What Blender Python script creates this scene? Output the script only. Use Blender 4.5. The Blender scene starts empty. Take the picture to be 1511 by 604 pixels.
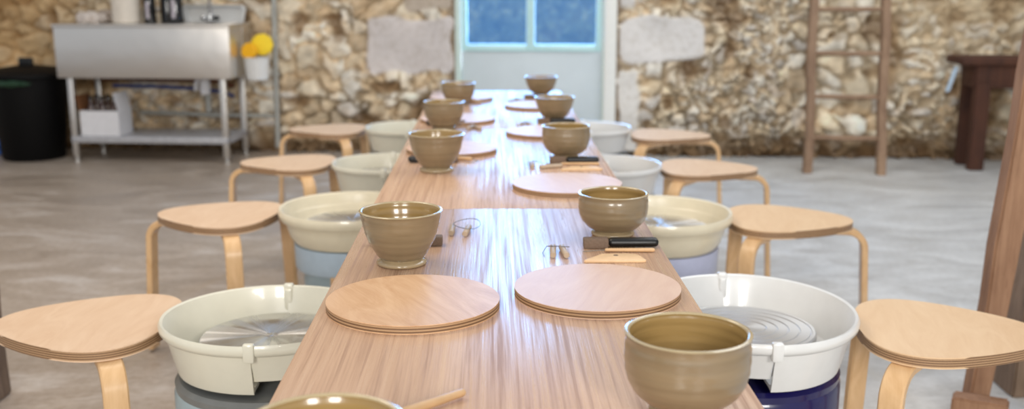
import bpy, bmesh, math, random
import numpy as np
from mathutils import Vector, Matrix
C = bpy.context.scene.collection
PI = math.pi
random.seed(7); RNG = np.random.default_rng(11)

# ---------------------------------------------------------------- camera, world, lights, exposure
sc = bpy.context.scene
sc.view_settings.view_transform = 'Standard'; sc.view_settings.look = 'None'
sc.view_settings.gamma = 1.0; sc.view_settings.use_curve_mapping = False
sc.view_settings.exposure = 0.03
sc.cycles.use_denoising = True
sc.cycles.max_bounces = 8; sc.cycles.transparent_max_bounces = 12
sc.cycles.sample_clamp_indirect = 6.0
PITCH = math.radians(12.059); YAW = math.radians(1.146)
cd = bpy.data.cameras.new('camera'); cam = bpy.data.objects.new('camera', cd); C.objects.link(cam)
cam.location = (0, 0, 1.26); cam.rotation_euler = (PI/2 - PITCH, 0, -YAW)
cd.sensor_fit = 'HORIZONTAL'; cd.sensor_width = 36.0; cd.lens = 36.0*1540/1511
cd.dof.use_dof = True; cd.dof.focus_distance = 1.75
cd.dof.aperture_fstop = (cd.lens/1000)/0.0112; cd.clip_start = 0.05
sc.camera = cam

w = bpy.data.worlds.new('sky'); sc.world = w; w.use_nodes = True
w.node_tree.nodes['Background'].inputs[0].default_value = (0.93, 0.955, 1.0, 1)
w.node_tree.nodes['Background'].inputs[1].default_value = 0.54

WA = math.atan(.095)
WU = Vector((math.cos(WA), -math.sin(WA), 0)); WN = Vector((-math.sin(WA), -math.cos(WA), 0)); WO = Vector((0, 7.63, 0))
def W(u, d, z): return WO + WU*u + WN*d + Vector((0, 0, z))      # along the back wall, out from it, up
def area(name, loc, rot, sx, sy, power, col):
    l = bpy.data.lights.new(name, 'AREA'); l.shape = 'RECTANGLE'; l.size = sx; l.size_y = sy; l.energy = power; l.color = col
    o = bpy.data.objects.new(name, l); o.location = loc; o.rotation_euler = rot; C.objects.link(o); return o
area('door_daylight', W(.29, -.75, 2.0), (-PI/2, 0, -WA), 1.7, 2.9, 250, (0.72, 0.84, 1.0))
area('overhead_fill', (2.4, 4.6, 3.9), (0, math.radians(12), 0), 2.0, 4.5, 95, (0.90, 0.95, 1.0))  # unseen overhead fill, added in place of sky light from above
area('ceiling_lamp', (-1.6, 3.2, 3.3), (0, 0, 0), 1.6, 1.6, 55, (1.0, 0.86, 0.68))
area('barn_window', (-.9, -3.0, 2.3), (math.radians(68), 0, 0), 1.2, 1.1, 130, (1.0, 0.97, 0.92))
area('barn_window', (1.6, -3.0, 2.3), (math.radians(68), 0, 0), 1.2, 1.1, 130, (1.0, 0.97, 0.92))

# ---------------------------------------------------------------- material helpers
def lin(c):
    return tuple(((v/255)/12.92 if v/255 <= .04045 else ((v/255+.055)/1.055)**2.4) for v in c) + (1,)
class NT:
    def __init__(s, name):
        s.m = bpy.data.materials.new(name); s.m.use_nodes = True; s.t = s.m.node_tree; s.b = s.t.nodes['Principled BSDF']
    def n(s, typ, **kw):
        x = s.t.nodes.new(typ)
        for k, v in kw.items():
            if k.startswith('i_'): x.inputs[int(k[2:]) if k[2:].isdigit() else k[2:]].default_value = v
            else: setattr(x, k, v)
        return x
    def l(s, a, b): s.t.links.new(a, b)
    def coord(s, scale=(1, 1, 1), rot=(0, 0, 0), kind='Object'):
        tc = s.n('ShaderNodeTexCoord'); mp = s.n('ShaderNodeMapping'); mp.inputs['Scale'].default_value = scale
        mp.inputs['Rotation'].default_value = rot
        s.l(tc.outputs[kind], mp.inputs[0]); return mp.outputs[0]
    def noise(s, vec, scale, detail=4, rough=.55, dist=0):
        x = s.n('ShaderNodeTexNoise'); x.inputs['Scale'].default_value = scale; x.inputs['Detail'].default_value = detail
        x.inputs['Roughness'].default_value = rough; x.inputs['Distortion'].default_value = dist; s.l(vec, x.inputs['Vector']); return x.outputs['Fac']
    def ramp(s, fac, stops):
        r = s.n('ShaderNodeValToRGB'); e = r.color_ramp.elements
        while len(e) < len(stops): e.new(.5)
        for i, (p, c) in enumerate(stops): e[i].position = p; e[i].color = lin(c) if len(c) == 3 else c
        s.l(fac, r.inputs[0]); return r.outputs[0]
    def mix(s, f, a, b, mode='MIX'):
        x = s.n('ShaderNodeMix', data_type='RGBA', blend_type=mode)
        for sock, v in ((x.inputs[0], f), (x.inputs[6], a), (x.inputs[7], b)):
            if hasattr(v, 'links'): s.l(v, sock)
            else: sock.default_value = v
        return x.outputs[2]
    def bump(s, h, strength=.2, dist=.01):
        x = s.n('ShaderNodeBump'); x.inputs['Strength'].default_value = strength; x.inputs['Distance'].default_value = dist
        s.l(h, x.inputs['Height']); s.l(x.outputs[0], s.b.inputs['Normal'])
def plain(name, col, rough=.5, metal=0, noise=.06, nscale=30, coat=0, spec=.5, bump=0):
    s = NT(name); s.b.inputs['Roughness'].default_value = rough; s.b.inputs['Metallic'].default_value = metal
    s.b.inputs['Coat Weight'].default_value = coat; s.b.inputs['Specular IOR Level'].default_value = spec
    v = s.coord(); f = s.noise(v, nscale, 3)
    c = lin(col); lo = tuple(x*(1-noise*2) for x in c[:3]) + (1,); hi = tuple(min(1, x*(1+noise*2)) for x in c[:3]) + (1,)
    s.l(s.ramp(f, [(.3, lo), (.7, hi)]), s.b.inputs['Base Color'])
    if bump: s.bump(f, bump, .004)
    return s.m
M = {}
def build_mats():
    # table top: fine straight oak grain along the length
    s = NT('oak_laminate'); v = s.coord((1, .014, 1)); v2 = s.coord((1, .045, 1))
    g1 = s.noise(v, 120, 5, .7, .25); g2 = s.noise(v2, 16, 4, .6, .9); g3 = s.noise(s.coord((1, .015, 1)), 420, 2, .5)
    c1 = s.ramp(g1, [(.36, (138, 100, 74)), (.5, (194, 158, 128)), (.62, (212, 180, 152))])
    c2 = s.ramp(g2, [(.32, (168, 128, 98)), (.7, (214, 180, 152))])
    s.l(s.mix(.45, c1, c2), s.b.inputs['Base Color'])
    r = s.n('ShaderNodeMapRange'); r.inputs['From Min'].default_value = .38; r.inputs['From Max'].default_value = .62; r.inputs['To Min'].default_value = .50; r.inputs['To Max'].default_value = .22; s.l(g1, r.inputs[0]); s.l(r.outputs[0], s.b.inputs['Roughness'])
    s.b.inputs['Specular IOR Level'].default_value = .6
    h = s.n('ShaderNodeMath', operation='ADD'); s.l(g1, h.inputs[0]); s.l(g3, h.inputs[1]); s.bump(h.outputs[0], .3, .0008); M['oak'] = s.m
    # birch plywood faces
    def ply(name, a, b, rough=.42):
        s = NT(name); v = s.coord((3, .8, 1)); f = s.noise(v, 5, 5, .6, 2.2); f2 = s.noise(s.coord((60, 3, 3)), 6, 3)
        s.l(s.mix(.25, s.ramp(f, [(.35, a), (.65, b)]), s.ramp(f2, [(.3, a), (.7, b)])), s.b.inputs['Base Color'])
        s.b.inputs['Roughness'].default_value = rough; s.bump(f2, .08, .001); return s.m
    M['birch'] = ply('birch_veneer', (214, 180, 148), (226, 196, 166), .34)
    M['birch_warm'] = ply('birch_veneer_honey', (218, 182, 142), (228, 196, 158), .38)
    M['bat_a'] = ply('plywood_swirl', (196, 152, 112), (218, 180, 142), .46)
    M['bat_b'] = ply('plywood_pale', (206, 170, 144), (216, 184, 158), .48)
    M['bent'] = ply('bent_birch', (202, 162, 116), (220, 184, 140), .3)
    # plywood edge: layered stripes across the thickness
    s = NT('plywood_edge'); v = s.coord(); sx = s.n('ShaderNodeSeparateXYZ'); s.l(v, sx.inputs[0])
    mm = s.n('ShaderNodeMath', operation='MULTIPLY'); mm.inputs[1].default_value = 1/.0052; s.l(sx.outputs[2], mm.inputs[0])
    fr = s.n('ShaderNodeMath', operation='FRACT'); s.l(mm.outputs[0], fr.inputs[0])
    s.l(s.ramp(fr.outputs[0], [(0, (176, 142, 106)), (.42, (168, 134, 100)), (.5, (104, 76, 52)), (.93, (118, 88, 62)), (1, (170, 134, 98))]), s.b.inputs['Base Color'])
    s.b.inputs['Roughness'].default_value = .55; M['edge'] = s.m
    # stoneware glaze
    s = NT('olive_glaze'); v = s.coord(); n = s.noise(s.coord((.6, .6, 9)), 5, 4, .6, .6); n2 = s.noise(v, 8, 3)
    sx = s.n('ShaderNodeSeparateXYZ'); s.l(v, sx.inputs[0])
    s.l(s.mix(.4, s.ramp(n, [(.3, (116, 100, 76)), (.7, (144, 126, 98))]), s.ramp(n2, [(.3, (120, 102, 76)), (.7, (140, 120, 90))])), s.b.inputs['Base Color'])
    s.b.inputs['Roughness'].default_value = .3; s.b.inputs['Coat Weight'].default_value = .6; s.b.inputs['Coat Roughness'].default_value = .06
    s.bump(s.noise(s.coord((.4, .4, 30)), 6, 3), .12, .002); M['glaze'] = s.m
    s = NT('ochre_glaze'); n = s.noise(s.coord((.6, .6, 12)), 5, 4, .6, .5)
    s.l(s.ramp(n, [(.3, (136, 110, 66)), (.7, (160, 132, 84))]), s.b.inputs['Base Color'])
    s.b.inputs['Roughness'].default_value = .22; s.b.inputs['Coat Weight'].default_value = .5; s.b.inputs['Coat Roughness'].default_value = .05; M['glaze_in'] = s.m
    M['rim'] = plain('pale_glaze_rim', (176, 158, 122), .2, coat=.6)
    M['foot'] = plain('foot_glaze', (156, 136, 104), .22, coat=.6)
    M['pan_grey'] = plain('warm_white_plastic', (218, 214, 196), .28, noise=.01, coat=.3)
    M['pan_cream'] = plain('cream_plastic', (226, 216, 190), .28, noise=.015, coat=.3)
    M['pan_white'] = plain('white_plastic', (220, 220, 218), .28, noise=.01, coat=.3)
    M['drum_grey'] = plain('blue_grey_enamel', (160, 176, 180), .35, noise=.02)
    M['drum_dark'] = plain('grey_deck', (120, 122, 120), .4, noise=.03)
    M['drum_blue'] = plain('pale_blue_enamel', (180, 198, 212), .35, noise=.02)
    M['drum_lilac'] = plain('pale_lilac_enamel', (190, 196, 222), .35, noise=.02)
    M['drum_navy'] = plain('navy_enamel', (24, 20, 78), .25, noise=.03, coat=.4)
    s = NT('turned_aluminium'); s.b.inputs['Metallic'].default_value = 1; s.b.inputs['Base Color'].default_value = (.62, .61, .60, 1)
    s.b.inputs['Roughness'].default_value = .26; s.b.inputs['Anisotropic'].default_value = .9
    tg = s.n('ShaderNodeTangent', direction_type='RADIAL', axis='Z'); s.l(tg.outputs[0], s.b.inputs['Tangent'])
    sx = s.n('ShaderNodeSeparateXYZ'); s.l(s.coord(), sx.inputs[0]); at = s.n('ShaderNodeMath', operation='ARCTAN2'); s.l(sx.outputs[1], at.inputs[0]); s.l(sx.outputs[0], at.inputs[1])
    nz = s.n('ShaderNodeTexNoise', noise_dimensions='1D'); nz.inputs['Scale'].default_value = 3.2; nz.inputs['Detail'].default_value = 2; s.l(at.outputs[0], nz.inputs['W'])
    rr_ = s.n('ShaderNodeMapRange'); rr_.inputs['From Min'].default_value = .35; rr_.inputs['From Max'].default_value = .65; rr_.inputs['To Min'].default_value = .12; rr_.inputs['To Max'].default_value = .34
    s.l(nz.outputs[0], rr_.inputs[0]); s.l(rr_.outputs[0], s.b.inputs['Roughness'])
    s.b.inputs['Thin Film Thickness'].default_value = 520; s.b.inputs['Thin Film IOR'].default_value = 1.6; M['head'] = s.m
    s = NT('grooved_aluminium'); s.b.inputs['Metallic'].default_value = .85; s.b.inputs['Base Color'].default_value = (.60, .60, .60, 1)
    s.b.inputs['Roughness'].default_value = .33; s.b.inputs['Anisotropic'].default_value = .6
    tg = s.n('ShaderNodeTangent', direction_type='RADIAL', axis='Z'); s.l(tg.outputs[0], s.b.inputs['Tangent']); M['head_ring'] = s.m
    s = NT('brushed_steel'); v = s.coord((.3, 1, 30)); n = s.noise(v, 8, 3)
    s.b.inputs['Metallic'].default_value = 1; s.b.inputs['Base Color'].default_value = (.74, .72, .69, 1)
    r = s.n('ShaderNodeMapRange'); r.inputs['To Min'].default_value = .28; r.inputs['To Max'].default_value = .46; s.l(n, r.inputs[0]); s.l(r.outputs[0], s.b.inputs['Roughness'])
    s.bump(s.noise(s.coord(), 3.2, 2), .25, .03); M['steel'] = s.m
    M['chrome'] = plain('chrome', (200, 200, 200), .15, 1, .02)
    M['wire'] = plain('steel_wire', (120, 118, 112), .3, 1, .02)
    M['pipe_grey'] = plain('galvanised_pipe', (168, 168, 162), .45, .3)
    M['pipe_blue'] = plain('blue_water_pipe', (42, 66, 128), .4)
    M['pipe_brown'] = plain('copper_pipe', (110, 58, 40), .4, .4)
    M['black'] = plain('black_plastic', (12, 12, 13), .4)
    M['bin'] = plain('black_bin_plastic', (3, 3, 4), .6, noise=.1, spec=.2)
    M['sponge_dark'] = plain('grey_brown_sponge', (112, 92, 76), .8, bump=.4, nscale=200)
    M['stick'] = plain('pale_beech', (206, 168, 124), .45, noise=.05)
    M['toggle'] = plain('weathered_dowel', (176, 156, 134), .5)
    M['rib'] = plain('pale_boxwood', (224, 188, 146), .45, noise=.04)
    M['white'] = plain('white_card', (216, 216, 220), .6, noise=.02)
    M['cloth'] = plain('white_cotton', (214, 204, 196), .8, noise=.04)
    M['canister'] = plain('ivory_enamel', (214, 204, 190), .45, noise=.03)
    M['amber'] = plain('dark_amber_glass', (52, 22, 12), .12, coat=.5)
    M['bottle'] = plain('black_glass', (8, 6, 7), .12, coat=.5)
    M['card'] = plain('brown_card', (120, 78, 46), .7)
    M['yellow'] = plain('yellow_sponge', (250, 210, 40), .7, bump=.3, nscale=80)
    M['orange'] = plain('amber_sponge', (250, 182, 16), .7, bump=.3, nscale=80)
    M['bluebag'] = plain('blue_plastic_bag', (24, 90, 170), .35)
    M['bin_reflection'] = plain('green_reflection_patch', (22, 56, 34), .3)
    M['label'] = plain('pale_paper_label', (186, 178, 186), .6)
    M['jamb'] = plain('white_gloss_paint', (238, 238, 232), .35, noise=.01)
    M['frame_cyan'] = plain('pale_aqua_paint', (196, 232, 232), .35, noise=.02)
    M['door_grey'] = plain('blue_grey_paint', (200, 210, 214), .45, noise=.02, nscale=4)
    # rough timber
    def timber(name, a, b, c):
        s = NT(name); v = s.coord((26, 26, 1.6)); f = s.noise(v, 2.0, 6, .7, 1.0); f2 = s.noise(s.coord((1, 1, .6)), 6, 4)
        s.l(s.mix(.45, s.ramp(f, [(.3, a), (.5, b), (.7, c)]), s.ramp(f2, [(.35, a), (.65, c)])), s.b.inputs['Base Color'])
        s.b.inputs['Roughness'].default_value = .8; s.bump(f, .6, .006); return s.m
    M['timber'] = timber('sawn_oak', (112, 78, 56), (150, 112, 84), (172, 134, 104))
    M['timber_dark'] = timber('weathered_oak', (84, 66, 52), (122, 100, 80), (150, 128, 108))
    M['ladder'] = timber('old_ladder_wood', (120, 94, 74), (146, 116, 92), (164, 136, 110))
    M['bench'] = timber('dark_stained_wood', (52, 28, 18), (76, 42, 26), (92, 54, 34))
    s = NT('lime_mortar'); f = s.noise(s.coord(), 26, 5, .65)
    s.l(s.ramp(f, [(.3, (112, 94, 76)), (.7, (168, 150, 128))]), s.b.inputs['Base Color']); s.b.inputs['Roughness'].default_value = .9; s.bump(f, .6, .008); M['mortar'] = s.m
    # power floated concrete floor
    s = NT('floated_concrete'); v = s.coord()
    a = s.noise(v, .55, 6, .6, .8); b = s.noise(s.coord((1, 2.4, 1)), 1.6, 6, .65, 1.4); d = s.noise(v, 34, 4, .6)
    sx = s.n('ShaderNodeSeparateXYZ'); s.l(v, sx.inputs[0])
    warm = s.ramp(b, [(.3, (146, 130, 114)), (.55, (170, 154, 138)), (.7, (196, 186, 176))]); cool = s.ramp(b, [(.3, (168, 168, 166)), (.7, (214, 214, 212))])
    gx = s.n('ShaderNodeMath', operation='MULTIPLY_ADD'); gx.inputs[1].default_value = .22; s.l(sx.outputs[0], gx.inputs[0]); s.l(a, gx.inputs[2])   # warm brown left; cool door light put into the colour on the right
    c = s.mix(s.ramp(gx.outputs[0], [(.2, (0, 0, 0, 1)), (.75, (1, 1, 1, 1))]), warm, cool); c = s.mix(.16, c, s.ramp(d, [(.35, (110, 98, 86)), (.65, (206, 202, 198))]))
    s.l(c, s.b.inputs['Base Color'])
    r = s.n('ShaderNodeMapRange'); r.inputs['From Min'].default_value = .35; r.inputs['From Max'].default_value = .65; r.inputs['To Min'].default_value = .30; r.inputs['To Max'].default_value = .55
    s.l(b, r.inputs[0]); s.l(r.outputs[0], s.b.inputs['Roughness']); s.b.inputs['Specular IOR Level'].default_value = .5
    s.bump(b, .15, .01); M['floor'] = s.m
    # rubble stone: per stone colour stored on the mesh, fine grain added here
    s = NT('rubble_stone'); at = s.n('ShaderNodeAttribute', attribute_name='stone'); f = s.noise(s.coord(), 22, 6, .65)
    g = s.ramp(f, [(.25, (.74, .70, .64, 1)), (.55, (1, 1, 1, 1)), (.8, (1.0, .97, .92, 1))])
    s.l(s.mix(.8, at.outputs['Color'], g, 'MULTIPLY'), s.b.inputs['Base Color']); s.b.inputs['Roughness'].default_value = .9
    s.b.inputs['Specular IOR Level'].default_value = .2; s.bump(f, .5, .012); M['stone'] = s.m
    # door glass; blue sky and blurred foliage outside painted into its tint
    s = NT('sky_tint_glass'); v = s.coord(); f = s.noise(v, 13, 4, .6, .8); f2 = s.noise(v, 4.5, 3)
    col = s.ramp(f, [(.36, (158, 202, 240)), (.55, (184, 220, 248)), (.70, (222, 238, 252))])
    col = s.mix(.4, col, s.ramp(f2, [(.35, (162, 206, 244)), (.7, (206, 232, 252))]))
    tr = s.n('ShaderNodeBsdfTransparent'); s.l(col, tr.inputs[0]); gl = s.n('ShaderNodeBsdfGlossy'); gl.inputs['Roughness'].default_value = .1
    mx = s.n('ShaderNodeMixShader'); mx.inputs[0].default_value = .05; s.l(tr.outputs[0], mx.inputs[1]); s.l(gl.outputs[0], mx.inputs[2])
    s.l(mx.outputs[0], s.t.nodes['Material Output'].inputs[0]); M['glass'] = s.m
build_mats()

# ---------------------------------------------------------------- mesh helpers
def obj(name, bm, mat, parent=None, sharp=35, loc=None, rot=None):
    bmesh.ops.recalc_face_normals(bm, faces=bm.faces)
    me = bpy.data.meshes.new(name); bm.to_mesh(me); bm.free()
    for m in (mat if isinstance(mat, (list, tuple)) else [mat]): me.materials.append(m)
    me.shade_smooth()
    try: me.set_sharp_from_angle(angle=math.radians(sharp))
    except Exception: pass
    o = bpy.data.objects.new(name, me); C.objects.link(o)
    if parent: o.parent = parent
    if loc is not None: o.location = loc
    if rot is not None: o.rotation_euler = rot
    return o
def thing(name, label, cat, loc=(0, 0, 0), rotz=0, group=None):
    o = bpy.data.objects.new(name, None); C.objects.link(o); o.empty_display_size = .05
    o.location = loc; o.rotation_euler = (0, 0, rotz); return tag(o, label, cat, group)
def tag(o, label, cat, group=None):
    o['label'] = label; o['category'] = cat
    if group: o['group'] = group
    return o
def struct(o): o['kind'] = 'structure'; return o
def B(): return bmesh.new()
def box(bm, x0, x1, y0, y1, z0, z1, bev=0, mat=None, seg=2):
    m = mat or Matrix.Identity(4)
    vs = [bm.verts.new(m @ Vector((x, y, z))) for x in (x0, x1) for y in (y0, y1) for z in (z0, z1)]
    fs = [bm.faces.new([vs[i] for i in q]) for q in ((0, 1, 3, 2), (4, 6, 7, 5), (0, 4, 5, 1), (2, 3, 7, 6), (0, 2, 6, 4), (1, 5, 7, 3))]
    if bev:
        es = list({e for f in fs for e in f.edges})
        bmesh.ops.bevel(bm, geom=es, offset=bev, segments=seg, affect='EDGES', profile=.5)
    return bm
def lathe(bm, prof, n=48, sx=1, sy=1, cx=0, cy=0, a0=0, a1=2*PI, mats=None, cap=False):
    full = abs(a1-a0-2*PI) < 1e-6; k = n if full else n+1; rings = []
    for r, z in prof:
        if r < 1e-6: rings.append([bm.verts.new((cx, cy, z))]*k)
        else: rings.append([bm.verts.new((cx+sx*r*math.cos(a0+(a1-a0)*i/n), cy+sy*r*math.sin(a0+(a1-a0)*i/n), z)) for i in range(k)])
    for j in range(len(prof)-1):
        for i in range(n):
            i2 = (i+1) % k
            q = []
            for v in (rings[j][i], rings[j][i2], rings[j+1][i2], rings[j+1][i]):
                if v not in q: q.append(v)
            if len(q) > 2:
                f = bm.faces.new(q)
                if mats: f.material_index = mats[j]
    return bm
def outline(bm, pts, z0, z1, bev=.002, side_mat=1, seg=2):
    lo = [bm.verts.new((x, y, z0)) for x, y in pts]; hi = [bm.verts.new((x, y, z1)) for x, y in pts]
    fb = bm.faces.new(lo[::-1]); ft = bm.faces.new(hi); n = len(pts)
    for i in range(n):
        f = bm.faces.new([lo[i], lo[(i+1) % n], hi[(i+1) % n], hi[i]]); f.material_index = side_mat
    if bev: bmesh.ops.bevel(bm, geom=list(ft.edges)+list(fb.edges), offset=bev, segments=seg, affect='EDGES', profile=.5)
    return bm
def tube(bm, pts, r, n=10, closed=False, cap=True):
    pts = [Vector(p) for p in pts]; N = len(pts); rs = r if isinstance(r, (list, tuple)) else [r]*N
    rings = []; up = None
    for i, p in enumerate(pts):
        a = pts[i-1] if (i or closed) else p; b = pts[(i+1) % N] if (i < N-1 or closed) else p
        t = (b-a).normalized()
        if up is None: up = t.orthogonal().normalized()
        up = (up - t*up.dot(t)).normalized(); s = t.cross(up)
        rings.append([bm.verts.new(p + (up*math.cos(2*PI*k/n)+s*math.sin(2*PI*k/n))*rs[i]) for k in range(n)])
    for i in range(N if closed else N-1):
        A, D = rings[i], rings[(i+1) % N]
        for k in range(n): bm.faces.new([A[k], A[(k+1) % n], D[(k+1) % n], D[k]])
    if cap and not closed: bm.faces.new(rings[0][::-1]); bm.faces.new(rings[-1])
    return bm
def strip(bm, path, width, thick, ang):
    # a flat bent lath: path of (r, z) in the vertical plane at angle ang, with width across it
    d = Vector((math.cos(ang), math.sin(ang), 0)); s = Vector((-math.sin(ang), math.cos(ang), 0)); P = [Vector((r, z)) for r, z in path]
    rings = []
    for i, p in enumerate(P):
        t = (P[min(i+1, len(P)-1)] - P[max(i-1, 0)]).normalized(); nn = Vector((-t.y, t.x))
        ww = width[i] if isinstance(width, list) else width
        ring = []
        e = thick*.18
        for (a, b) in ((-.5, -.5), (.5, -.5), (.5, .5), (-.5, .5)):
            for (ea, eb) in (((0, -e), (-e, 0)) if a*b < 0 else ((-e, 0), (0, -e))):
                ring.append((a*ww + (ea if a > 0 else -ea), b*thick + (eb if b > 0 else -eb)))
        ring.sort(key=lambda q: math.atan2(q[1]/thick, q[0]/ww))
        rings.append([bm.verts.new(d*(p.x+nn.x*b) + s*a + Vector((0, 0, p.y+nn.y*b))) for a, b in ring])
    n = len(rings[0])
    for i in range(len(rings)-1):
        for k in range(n): bm.faces.new([rings[i][k], rings[i][(k+1) % n], rings[i+1][(k+1) % n], rings[i+1][k]])
    bm.faces.new(rings[0][::-1]); bm.faces.new(rings[-1]); return bm
def dup(root, loc, rotz, label, group=None):
    r = root.copy(); C.objects.link(r); r.location = loc; r.rotation_euler = (0, 0, rotz); r['label'] = label
    if group: r['group'] = group
    for ch in list(root.children):
        c = ch.copy(); C.objects.link(c); c.parent = r
        for g in list(ch.children):
            d = g.copy(); C.objects.link(d); d.parent = c
    return r

# ---------------------------------------------------------------- the setting
bm = B(); box(bm, -7, 7, -3.5, 9, -.12, 0); struct(obj('floor', bm, M['floor']))

def rubble_wall():
    u0, u1, z1, st = -6.0, 6.0, 3.8, .0155
    nu = int((u1-u0)/st)+1; nz = int(z1/st)+1
    U, Z = np.meshgrid(np.linspace(u0, u1, nu), np.linspace(0, z1, nz))
    def vnoise(x, y, seed):
        r = np.random.default_rng(seed); g = r.random((256, 256))
        xi = np.floor(x).astype(int); yi = np.floor(y).astype(int); fx = x-xi; fy = y-yi; fx = fx*fx*(3-2*fx); fy = fy*fy*(3-2*fy)
        a = g[yi % 256, xi % 256]; b = g[yi % 256, (xi+1) % 256]; c = g[(yi+1) % 256, xi % 256]; d = g[(yi+1) % 256, (xi+1) % 256]
        return (a*(1-fx)+b*fx)*(1-fy)+(c*(1-fx)+d*fx)*fy
    def worley(x, y, seed):
        r = np.random.default_rng(seed); jx = r.random((256, 256)); jy = r.random((256, 256)); idm = r.integers(0, 10000, (256, 256))
        xi = np.floor(x).astype(int); yi = np.floor(y).astype(int)
        f1 = np.full(x.shape, 9.); f2 = np.full(x.shape, 9.); ident = np.zeros(x.shape, int)
        for oy in (-1, 0, 1):
            for ox in (-1, 0, 1):
                cx = xi+ox; cy = yi+oy; px = cx+.15+.7*jx[cy % 256, cx % 256]; py = cy+.15+.7*jy[cy % 256, cx % 256]
                d = np.hypot(x-px, y-py); idd = idm[cy % 256, cx % 256]
                n1 = d < f1; f2 = np.where(n1, f1, np.minimum(f2, d)); ident = np.where(n1, idd, ident); f1 = np.where(n1, d, f1)
        return f1, f2, ident
    X = U + (vnoise(U*6+40, Z*6+9, 1)-.5)*.13 + (vnoise(U*17+4, Z*17+9, 21)-.5)*.05; Y = Z + (vnoise(U*6+70, Z*6+30, 2)-.5)*.13 + (vnoise(U*17+7, Z*17+3, 22)-.5)*.05
    a1, a2, ia = worley(X/.18+50, Y/.125+50, 3); b1, b2, ib = worley(X/.10+80, Y/.07+80, 4); d1, d2, idd = worley(X/.055+20, Y/.045+10, 24)
    q = vnoise(U*2.6+11, Z*3.1+5, 5) + np.where(U > .6, .12, -.14) + .25*(vnoise(U*8, Z*8, 25)-.5)
    e1 = a2-a1; e2 = (b2-b1)*.8; e3 = (d2-d1)*.6
    edge = np.where(q > .74, e3, np.where(q > .42, e2, e1)); ident = np.where(q > .74, idd+10000, np.where(q > .42, ib+20000, ia))
    wide = .10 + .22*vnoise(U*4+9, Z*4+2, 26)
    g = np.clip(edge/wide, 0, 1); g = g*g*(3-2*g)
    rr = np.random.default_rng(9).random((31000, 4)); R = rr[ident]
    dome = np.sqrt(np.clip(edge, 0, 1))
    low = np.clip((.50-Z)/.34, 0, 1)
    H = g*(.026+.036*R[..., 0]) + dome*.025 + (vnoise(U*14+3, Z*14+8, 6)-.5)*.022 + (vnoise(U*34+3, Z*34+8, 7)-.5)*.007
    pit = np.clip((vnoise(U*7+51, Z*8+27, 27)-.70)*6, 0, 1)
    H = H - np.clip((.17-Z)/.05, 0, 1)*.05 - pit*.05 - low*(1-g)*.05 - low*(R[..., 1] > .62)*.07
    pal = np.array([(240, 232, 216), (228, 214, 190), (220, 200, 170), (244, 238, 226), (220, 212, 202), (234, 218, 190), (206, 184, 154), (238, 226, 206)])/255.
    stone = pal[(R[..., 2]*7.99).astype(int)]*(.92+.14*R[..., 3:4])
    m1 = vnoise(U*11+31, Z*12+77, 28)[..., None]; m2 = vnoise(U*26+31, Z*26+7, 29)[..., None]
    stone = stone*(1-.28*np.clip((m1-.45)*3, 0, 1)) + np.array((206, 172, 128))/255.*.28*np.clip((m1-.45)*3, 0, 1)
    stone = stone*(.86+.24*m2)
    mortar = np.array((214, 192, 160))/255.*np.ones_like(stone)
    v1 = vnoise(U*3+20, Z*3+60, 8)[..., None]; mortar = mortar*(.72+.45*v1)*(.85+.3*m2)
    col = mortar*(1-g[..., None]) + stone*g[..., None]
    pit_shade = np.clip(pit, 0, 1)[..., None]*.5; col = col*(1-pit_shade)+np.array((112, 80, 48))/255.*pit_shade  # pits browned in the colour as well, deepening the shade of the holes
    left = np.clip((-2.6-U)/.8, 0, 1)[..., None]; col = col*(1-left*.55) + np.array((172, 134, 84))/255.*left*.55*(.7+.6*v1)
    upr = np.clip((U-2.2)/1.0, 0, 1)*np.clip((Z-.62)/.4, 0, 1); col = col*(1-upr[..., None]*.5)+np.array((178, 156, 122))/255.*upr[..., None]*.5
    H = H*(1-.5*upr)
    soil_shade = np.clip((.20-Z)/.16, 0, 1)[..., None]; col = col*(1-soil_shade*.7)+np.array((92, 66, 40))/255.*soil_shade*.7  # brown earth and the deep shadow along the footing, both in the colour
    # dressed blocks beside the door
    def block(ua, ub, za, zb, rad, c, wob=.012):
        nonlocal H, col
        w1 = (vnoise(U*7+ua*50, Z*7+5, 12)-.5)*wob*4
        dx = np.maximum(np.maximum(ua-U, U-ub)+rad, 0); dy = np.maximum(np.maximum(za-Z, Z-zb)+rad, 0)
        ins = np.maximum(np.maximum(ua-U, U-ub), np.maximum(za-Z, Z-zb))
        sd = np.where((dx > 0) & (dy > 0), np.hypot(dx, dy)-rad, ins)+w1
        m = np.clip(-sd/.02, 0, 1); m = m*m*(3-2*m)
        hb = .066 + (vnoise(U*9, Z*9, 13)-.5)*.008
        H = H*(1-m)+hb*m
        cc = np.array(c)/255.*(.93+.12*vnoise(U*5, Z*5, 14)[..., None]); col = col*(1-m[..., None])+cc*m[..., None]
    grey = (222, 218, 214)
    block(-.92, -.26, .60, 1.015, .06, (216, 208, 204)); block(-.62, -.26, 1.05, 1.6, .04, (190, 176, 160)); block(-.40, -.26, .02, .56, .03, (200, 190, 176))
    block(-.9, -.26, 1.65, 2.0, .05, grey); block(-.6, -.26, 2.05, 2.6, .04, grey)
    block(.90, 1.55, .68, 1.03, .13, grey); block(.90, 1.09, .02, .645, .03, (224, 220, 214)); block(.90, 1.06, 1.06, 1.55, .03, grey)
    block(.90, 1.5, 1.6, 1.95, .06, grey); block(.90, 1.1, 2.0, 2.6, .04, grey); block(-.9, 1.5, 3.3, 3.6, .04, grey)
    H = np.maximum(H, -.08)-.075
    # door opening
    DU0, DU1, DZ = -.262, .905, 3.24
    P = np.stack([WO.x+WU.x*U+WN.x*H, WO.y+WU.y*U+WN.y*H, Z], -1).reshape(-1, 3)
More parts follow.
